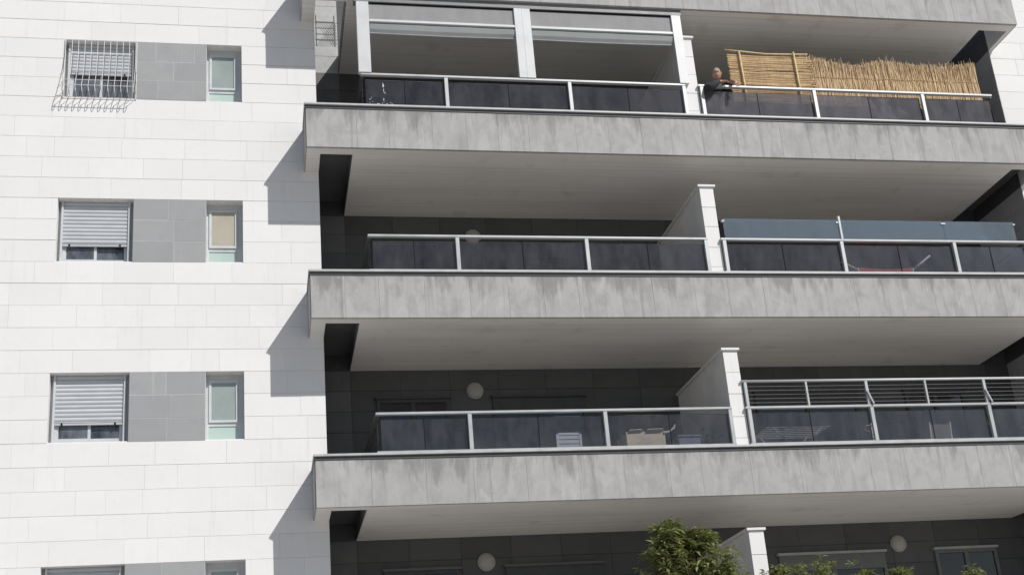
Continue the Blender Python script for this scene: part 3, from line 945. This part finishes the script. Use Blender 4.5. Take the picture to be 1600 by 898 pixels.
tp.box((x0 + 0.10, y0 - 0.004, z + 0.60), (x1 - 0.14, y0 - 0.001, z + 0.625)); tp.box((x0 + 0.14, y0 - 0.004, z + 0.70), (x1 - 0.2, y0 - 0.001, z + 0.715))
tp.box((x0 + 0.30, y0 - 0.004, z + 0.76), (x0 + 0.40, y0 - 0.001, z + 0.84))
tp.build("tape", M['tape'], cb)
sc_ = MB((6.9, -0.05, z + 0.9)); sc_.tube([(6.78, -0.11, z + hh - 0.03), (6.88, -0.1, z + hh - 0.01), (6.97, -0.1, z + hh + 0.05), (7.0, -0.1, z + hh + 0.12)], [0.02, 0.016, 0.02, 0.008], 6)
sc_.build("torn_strip", M['tape'], cb)

bb = thing("storage_bin", "dark blue plastic storage bin right of the cardboard box", "bin", (7.17, -0.1, z))
bd = MB((7.17, 0, z))
bd.box((6.98, -0.25, z), (7.36, 0.15, z + 0.74)); bd.build("bin_body", M['blue'], bb)
box("lid", (6.96, -0.27, z + 0.741), (7.38, 0.17, z + 0.78), M['blue'], bb, 0.01)

def rosette(mb, c, n, L, w, up_=0.5, spread=1.0, rng=random):
    for _ in range(n):
        a = rng.uniform(0, 2 * math.pi)
        e = rng.uniform(-0.5, 0.9) * spread
        d = Vector((math.cos(a) * math.cos(e), math.sin(a) * math.cos(e), math.sin(e) * 0.8 + up_ * 0.2)).normalized()
        side = d.cross(Vector((0, 0, 1)))
        if side.length < 0.05: side = Vector((1, 0, 0))
        side.normalize()
        nrm = side.cross(d)
        side = (side * math.cos(0.6 * rng.uniform(-1, 1)) + nrm * math.sin(rng.uniform(-0.6, 0.6))).normalized()
        l = L * rng.uniform(0.6, 1.15); ww = w * rng.uniform(0.7, 1.2)
        p0 = Vector(c) + d * 0.015; droop = Vector((0, 0, -l * rng.uniform(0.10, 0.45)))
        pm = p0 + d * l * 0.5 + droop * 0.25; pe = p0 + d * l + droop
        q1 = pm + side * ww * 0.5 + nrm * ww * 0.12; q2 = pm - side * ww * 0.5 + nrm * ww * 0.12
        vs = [mb.bm.verts.new(v - mb.o) for v in (p0, q1, pe, q2, pm)]
        mb.bm.faces.new((vs[0], vs[1], vs[4])); mb.bm.faces.new((vs[1], vs[2], vs[4])); mb.bm.faces.new((vs[4], vs[2], vs[3])); mb.bm.faces.new((vs[0], vs[4], vs[3]))

pp = thing("potted_plant", "small bright green potted plant beside the blue bin", "plant", (7.56, -0.2, z))
pt = MB((7.56, -0.2, z)); pt.tube([(7.56, -0.2, z), (7.56, -0.2, z + 0.55)], [0.10, 0.15], 14); pt.build("pot", M['pot'], pp)
lv = MB((7.56, -0.2, z + 0.7))
for _ in range(14):
    rosette(lv, (7.56 + random.uniform(-0.12, 0.12), -0.2 + random.uniform(-0.1, 0.1), z + random.uniform(0.58, 0.86)), 6, 0.10, 0.045)
lv.build("foliage", M['plantleaf'], pp)
tr_ = MB((2.45, -0.35, z)); tr_.box((2.15, -0.5, z), (2.85, -0.2, z + 0.02)); tr_.box((2.15, -0.5, z + 0.02), (2.85, -0.47, z + 0.47)); tr_.box((2.15, -0.23, z + 0.02), (2.85, -0.2, z + 0.47))
tr_.box((2.15, -0.47, z + 0.02), (2.18, -0.23, z + 0.47)); tr_.box((2.82, -0.47, z + 0.02), (2.85, -0.23, z + 0.47))
tag(tr_.build("planter", M['greyplastic'], None), "long pale trough behind the leftmost lower glass pane", "planter")
sk = MB((4.4, -0.35, z)); sk.ball((4.4, -0.35, z + 0.25), (0.25, 0.16, 0.25), 14, lambda p: p * (1 + 0.12 * noise.noise(p * 9)))
tag(sk.build("sack", M['tape'], None, True), "low pale crumpled sack left of the grey plastic chair", "sack")

# ---------------------------------------------------------------- laundry rack, lower right balcony
dr = thing("drying_rack", "white folding laundry drying rack behind the lower right glass railing", "drying rack", (9.05, -0.1, z))
zz = z + 0.82
for j in range(7):
    y = -0.45 + j * 0.11
    tb = MB((9.05, y, zz)); tb.tube([(8.50, y, zz), (9.62, y, zz)], 0.006, 5); tb.build("rod", M['aluwhite'], dr)
for x in (8.50, 9.62):
    tb = MB((x, 0, zz)); tb.tube([(x, -0.47, zz), (x, 0.23, zz)], 0.009, 6); tb.build("side_bar", M['aluwhite'], dr)
for a, b in ((8.62, 9.40), (9.50, 8.72)):
    for y in (-0.42, 0.18):
        tb = MB((9.05, y, z)); tb.tube([(a, y, zz), (b, y, z)], 0.009, 6); tb.build("leg", M['aluwhite'], dr)
# watering cans / bottles: small pale things seen through the glass
bt = thing("watering_can", "small pale watering can on the lower right balcony, right of the drying rack", "watering can", (10.55, -0.2, z))
b1 = MB((10.55, -0.2, z + 0.7)); b1.tube([(10.55, -0.2, z), (10.55, -0.2, z + 0.84), (10.55, -0.2, z + 0.93)], [0.05, 0.045, 0.02], 10); b1.build("can_body", M['wire'], bt)
b1 = MB((10.5, -0.2, z + 0.8)); b1.tube([(10.51, -0.2, z + 0.78), (10.42, -0.2, z + 0.82), (10.45, -0.2, z + 0.90), (10.53, -0.2, z + 0.9)], 0.01, 6); b1.build("handle", M['wire'], bt)
cn = thing("garden_chair", "dark folding chair with a pale frame edge on the lower right balcony", "chair", (12.0, 0.0, z))
for xx in (11.75, 12.15):
    tb = MB((xx, 0, z)); tb.tube([(xx - 0.12, -0.15, z), (xx, 0.0, z + 0.5), (xx + 0.10, 0.1, z + 1.02)], 0.015, 8); tb.build("side_tube", M['wire'], cn, True)
    tb = MB((xx, 0, z)); tb.tube([(xx + 0.12, 0.2, z), (xx, -0.05, z + 0.48)], 0.013, 8); tb.build("leg", M['flash'], cn, True)
box("seat", (11.75, -0.35, z + 0.46), (12.15, 0.05, z + 0.485), M['flash'], cn, 0.005)
bq = MB((11.95, 0.08, z + 0.8)); bq.quad((11.78, 0.04, z + 0.6), (12.18, 0.04, z + 0.6), (12.24, 0.1, z + 0.98), (11.84, 0.1, z + 0.98))
bqo = bq.build("backrest", M['flash'], cn); bqo.modifiers.new("thick", 'SOLIDIFY').thickness = 0.012

# ---------------------------------------------------------------- man leaning on the upper right railing
FZ = 0.432
man = thing("person", "man with short grey hair in a black jumper leaning over the railing", "person", (8.5, -0.35, FZ))
def skin_mesh(name, joints, edges, mat, sub=2):
    me = bpy.data.meshes.new(name)
    me.from_pydata([j[0] for j in joints], edges, [])
    o = bpy.data.objects.new(name, me); COL.objects.link(o)
    md = o.modifiers.new("skin", 'SKIN')
    md.use_smooth_shade = True
    for k, j in enumerate(joints):
        r = j[1]
        me.skin_vertices[0].data[k].radius = r if isinstance(r, tuple) else (r, r)
        me.skin_vertices[0].data[k].use_root = (k == 0)
    o.modifiers.new("sub", 'SUBSURF').levels = sub
    dg = bpy.context.evaluated_depsgraph_get(); dg.update()
    res = bpy.data.meshes.new_from_object(o.evaluated_get(dg))
    bpy.data.objects.remove(o)
    return res
hp = Vector((8.50, -0.36, FZ + 0.90))
J = [(hp, (0.15, 0.12)),                                   # 0 pelvis
     (Vector((8.49, -0.42, 1.45)), (0.15, 0.11)),          # 1 waist
     (Vector((8.46, -0.53, 1.57)), (0.16, 0.11)),          # 2 chest
     (Vector((8.45, -0.64, 1.63)), 0.07),                  # 3 neck base
     (Vector((8.44, -0.70, 1.69)), 0.058),                 # 4 neck top
     (Vector((8.27, -0.62, 1.58)), 0.065),                 # 5 R shoulder
     (Vector((8.18, -0.84, 1.47)), 0.052),                 # 6 R upper arm over rail
     (Vector((8.17, -0.93, 1.37)), 0.046),                 # 7 R elbow
     (Vector((8.30, -0.93, 1.48)), 0.040),                 # 8 R forearm
     (Vector((8.42, -0.90, 1.55)), 0.028),                # 9 R wrist
     (Vector((8.62, -0.60, 1.60)), 0.065),                 # 10 L shoulder
     (Vector((8.67, -0.76, 1.61)), 0.05),                  # 11 L elbow
     (Vector((8.665, -0.85, 1.585)), 0.040),                # 12 L forearm
     (Vector((8.67, -0.93, 1.545)), 0.029),                # 13 L wrist
     (Vector((8.41, -0.35, FZ + 0.80)), 0.095),            # 14 R hip
     (Vector((8.40, -0.38, FZ + 0.47)), 0.065),            # 15 knee
     (Vector((8.40, -0.30, FZ + 0.09)), 0.045),            # 16 ankle
     (Vector((8.39, -0.42, FZ + 0.035)), 0.035),           # 17 toe
     (Vector((8.59, -0.33, FZ + 0.80)), 0.095),
     (Vector((8.61, -0.30, FZ + 0.47)), 0.065),
     (Vector((8.61, -0.18, FZ + 0.09)), 0.045),
     (Vector((8.63, -0.30, FZ + 0.035)), 0.035)]
E_ = [(0, 1), (1, 2), (2, 3), (3, 4), (2, 5), (5, 6), (6, 7), (7, 8), (8, 9), (2, 10), (10, 11), (11, 12), (12, 13), (0, 14), (14, 15), (15, 16), (16, 17), (0, 18), (18, 19), (19, 20), (20, 21)]
def add_hand(wrist, d, out, hang):
    """palm, four fingers and a thumb as skinned chains from the wrist vertex"""
    d = d.normalized(); side = d.cross(out).normalized()
    pw = J[wrist][0]
    J.append((pw + d * 0.055, (0.036, 0.018))); palm = len(J) - 1; E_.append((wrist, palm))
    for k, (o_, l) in enumerate(((-0.032, 0.070), (-0.011, 0.080), (0.011, 0.075), (0.031, 0.060))):
        b0 = pw + d * 0.088 + side * o_
        J.append((b0, 0.0095)); E_.append((palm, len(J) - 1))
        J.append((b0 + d * l * 0.5 + hang * 0.010, 0.0085)); E_.append((len(J) - 2, len(J) - 1))
        J.append((b0 + d * l * 0.75 + hang * (0.038 + 0.004 * k), 0.0075)); E_.append((len(J) - 2, len(J) - 1))
    t0 = pw + d * 0.035 + side * -0.038
    J.append((t0, 0.012)); E_.append((palm, len(J) - 1))
    J.append((t0 + d * 0.035 + side * -0.022 + hang * 0.012, 0.009)); E_.append((len(J) - 2, len(J) - 1))
add_hand(9, Vector((0.9, -0.1, 0.0)), Vector((0, -0.3, 1)), Vector((0.1, -0.2, -1)))
add_hand(13, Vector((0.15, -0.45, -0.75)), Vector((0, -1.0, 0.3)), Vector((0.1, -0.1, -1)))
bodyme = skin_mesh("body", J, E_, M['skin'])
# head, shaped from a sphere and merged into the same mesh
hd = bmesh.new()
hd.from_mesh(bodyme)
q = bmesh.ops.create_uvsphere(hd, u_segments=28, v_segments=20, radius=1.0)
face = Vector((-0.42, -0.78, -0.30)).normalized()
hx = face.cross(Vector((0, 0, 1))).normalized(); hz = hx.cross(face).normalized()
HC = Vector((8.43, -0.76, 1.785))
def head_pt(v):
    x, y, z_ = v.x, v.y, v.z           # x side, y forward, z up
    w = 0.077 * (1 - 0.16 * max(0, -z_) ** 1.5)
    f = 0.100; h = 0.118
    px, py, pz = x * w, y * f, z_ * h
    if y > 0:
        pz_ = z_
        nose = math.exp(-((x) / 0.16) ** 2) * math.exp(-((pz_ + 0.12) / 0.20) ** 2)
        py += 0.028 * nose * y
        for sx in (-0.40, 0.40):
            py -= 0.024 * math.exp(-((x - sx) / 0.17) ** 2) * math.exp(-((pz_ - 0.10) / 0.12) ** 2)
        py += 0.008 * math.exp(-((pz_ - 0.28) / 0.10) ** 2) * y
        py -= 0.006 * math.exp(-((pz_ + 0.36) / 0.06) ** 2) * math.exp(-(x / 0.3) ** 2)
        py += 0.012 * math.exp(-((pz_ + 0.72) / 0.16) ** 2) * math.exp(-(x / 0.35) ** 2)
    return HC + hx * px + face * py + hz * pz
for v in q['verts']:
    v.co = head_pt(v.co)
for s in (-1, 1):
    q2 = bmesh.ops.create_uvsphere(hd, u_segments=10, v_segments=8, radius=1.0)
    for v in q2['verts']:
        v.co = HC + hx * (s * 0.080 + v.co.x * 0.010) + face * (-0.008 + v.co.y * 0.020) + hz * (-0.002 + v.co.z * 0.033)
bme = bpy.data.meshes.new("body")
for v in hd.verts:
    v.co -= Vector((8.5, -0.35, FZ))
hd.to_mesh(bme); hd.free()
for p in bme.polygons: p.use_smooth = True
bme.materials.append(M['skin'])
body = link("body", bme, M['skin'], man, (8.5, -0.35, FZ))
for s in (-1, 1):
    ey = MB(head_pt(Vector((s * 0.40, 0.86, 0.10)))); ey.ball(ey.o - face * 0.002, (0.016, 0.014, 0.012), 10); ey.build("eye", M['eye'], body, True)
    br = MB(head_pt(Vector((s * 0.40, 0.84, 0.30)))); br.tube([head_pt(Vector((s * u_, math.sqrt(max(0, 1 - u_ * u_ - 0.08)), 0.27 + 0.03 * math.sin((u_ - 0.15) * 4)))) + face * 0.003 for u_ in (0.18, 0.36, 0.54)], 0.0065, 5); br.build("eyebrow", M['brow'], body)
mo = MB(head_pt(Vector((0, 0.9, -0.42)))); mo.tube([head_pt(Vector((u_, math.sqrt(1 - u_ * u_ - 0.19), -0.43))) + face * 0.001 for u_ in (-0.26, -0.1, 0.1, 0.26)], 0.0055, 6); mo.build("mouth", M['lip'], body)
# hair: thin shell over the crown and back of the head
hb = bmesh.new()
q = bmesh.ops.create_uvsphere(hb, u_segments=28, v_segments=20, radius=1.0)
kill = [v for v in q['verts'] if v.co.z < (0.42 if v.co.y > 0.25 else (-0.02 if v.co.y > -0.25 else -0.45))]
bmesh.ops.delete(hb, geom=kill, context='VERTS')
for v in hb.verts:
    c = v.co.copy(); p = head_pt(c)
    v.co = HC + (p - HC) * (1.045 + 0.015 * noise.noise(c * 14)) - HC
hm = bpy.data.meshes.new("hair"); hb.to_mesh(hm); hb.free(); hm.materials.append(M['hair'])
for p in hm.polygons: p.use_smooth = True
link("hair", hm, M['hair'], man, HC)
# clothing
def grow(j, r): return (Vector(j[0]), tuple(a + r for a in j[1]) if isinstance(j[1], tuple) else j[1] + r)
JJ = [grow(J[k], 0.028) for k in range(14)]
JJ[4] = (J[3][0].lerp(J[4][0], 0.40), 0.078)
JJ[7] = (J[7][0], 0.085)
JJ[6] = (J[6][0], 0.085)
JJ[9] = (J[8][0].lerp(J[9][0], 0.85), 0.040)
JJ[12] = (J[11][0].lerp(J[12][0], 0.35), 0.062)
JJ[13] = (J[11][0].lerp(J[12][0], 0.60), 0.056)
JJ[0] = (hp + Vector((0, 0, 0.03)), (0.165, 0.135))
jm = skin_mesh("jumper", JJ, [e for e in E_ if e[0] < 14 and e[1] < 14], M['jumper'])
jm.transform(Matrix.Translation(-hp))
jm.materials.clear(); jm.materials.append(M['jumper'])
link("jumper", jm, M['jumper'], man, hp)
TJ = [(hp, (0.16, 0.13))] + [grow(J[k], 0.045) for k in (14, 15, 16, 18, 19, 20)]
tm = skin_mesh("trousers", TJ, [(0, 1), (1, 2), (2, 3), (0, 4), (4, 5), (5, 6)], M['trousers'])
tm.transform(Matrix.Translation(-hp))
tm.materials.clear(); tm.materials.append(M['trousers'])
link("trousers", tm, M['trousers'], man, hp)

# ---------------------------------------------------------------- trees in front of the building
def tree(name, lab, base, crowns, nros, L, w, cat="tree", group=None):
    rng = random.Random(len(lab) * 7 + int(base[0] * 10))
    t = thing(name, lab, cat, base, group)
    b = Vector(base)
    tops = [Vector(c[0]) for c in crowns]
    mid = b.lerp(sum(tops, Vector()) / len(tops), 0.55) + Vector((0.05, 0, 0))
    tk = MB(b); tk.tube([b, b.lerp(mid, 0.5) + Vector((0.04, 0.02, 0)), mid], [0.085, 0.06, 0.045], 10); tk.build("trunk", M['bark'], t, True)
    cr = MB(mid)
    for c, r in crowns:
        c = Vector(c); r = Vector(r)
        bmh = MB(mid)
        bmh.tube([mid, mid.lerp(c, 0.5) + Vector((rng.uniform(-.1, .1), rng.uniform(-.1, .1), 0.05)), c], [0.035, 0.022, 0.01], 7)
        for _ in range(max(6, int(nros * 0.22))):
            d = Vector((rng.gauss(0, 1), rng.gauss(0, 1), rng.gauss(0, 1))).normalized()
            e = c + Vector((d.x * r.x, d.y * r.y, d.z * r.z)) * rng.uniform(0.7, 0.95)
            s0 = mid.lerp(c, rng.uniform(0.5, 0.95))
            bmh.tube([s0, s0.lerp(e, 0.5) + Vector((0, 0, 0.05)), e], [0.012, 0.008, 0.004], 5)
        bmh.build("branch", M['bark'], t)
        for _ in range(nros):
            d = Vector((rng.gauss(0, 1), rng.gauss(0, 1), rng.gauss(0, 1))).normalized()
            kq = rng.random() ** 0.45
            lump = 1 + 0.5 * noise.noise(d * 2.3 + c)
            p = c + Vector((d.x * r.x, d.y * r.y, d.z * r.z)) * kq * lump
            rosette(cr, p, rng.randint(9, 16), L, w, 0.0, 1.0, rng)
    cr.build("crown", M['leaf'], t, kind="stuff")
    return t
tree("leafy_tree", "dense green leafy tree rising in front of the lowest balcony partition", (6.45, -2.3, GROUND),
     [((6.25, -2.0, -7.45), (0.62, 0.55, 0.42)), ((6.62, -1.9, -7.62), (0.50, 0.5, 0.42)), ((5.88, -2.1, -7.28), (0.30, 0.3, 0.24)), ((6.0, -2.0, -7.0), (0.20, 0.2, 0.18)), ((6.3, -2.1, -8.2), (0.8, 0.7, 0.55)), ((6.4, -2.0, -7.16), (0.26, 0.25, 0.18)), ((6.75, -1.9, -7.95), (0.5, 0.5, 0.4)), ((5.9, -2.0, -7.75), (0.36, 0.4, 0.35))], 70, 0.155, 0.048)
YG = "young leafy trees in front of the lowest right balcony"
for nn, (x, zt_, r, lab) in enumerate(((7.62, -7.58, 0.20, "tip of a young tree just right of the lowest white partition column"),
                        (8.15, -7.47, 0.34, "tallest young tree tip below the lowest right door's pale lintel"),
                        (8.98, -7.62, 0.26, "young tree tip at the bottom edge below the right end of the pale lintel"),
                        (9.62, -7.67, 0.20, "small young tree tip at the bottom edge below the right wall lamp"),
                        (10.75, -7.71, 0.18, "rightmost young tree tip, barely showing under the lowest right window"))):
    tree("young_tree", lab, (x, -2.1, GROUND), [((x, -2.0, zt_ - r * 0.9), (r, r, r)), ((x + 0.05, -2.0, zt_ - r * 2.2), (r * 1.5, r * 1.3, r * 1.3))], 45, 0.12, 0.04, group=YG)
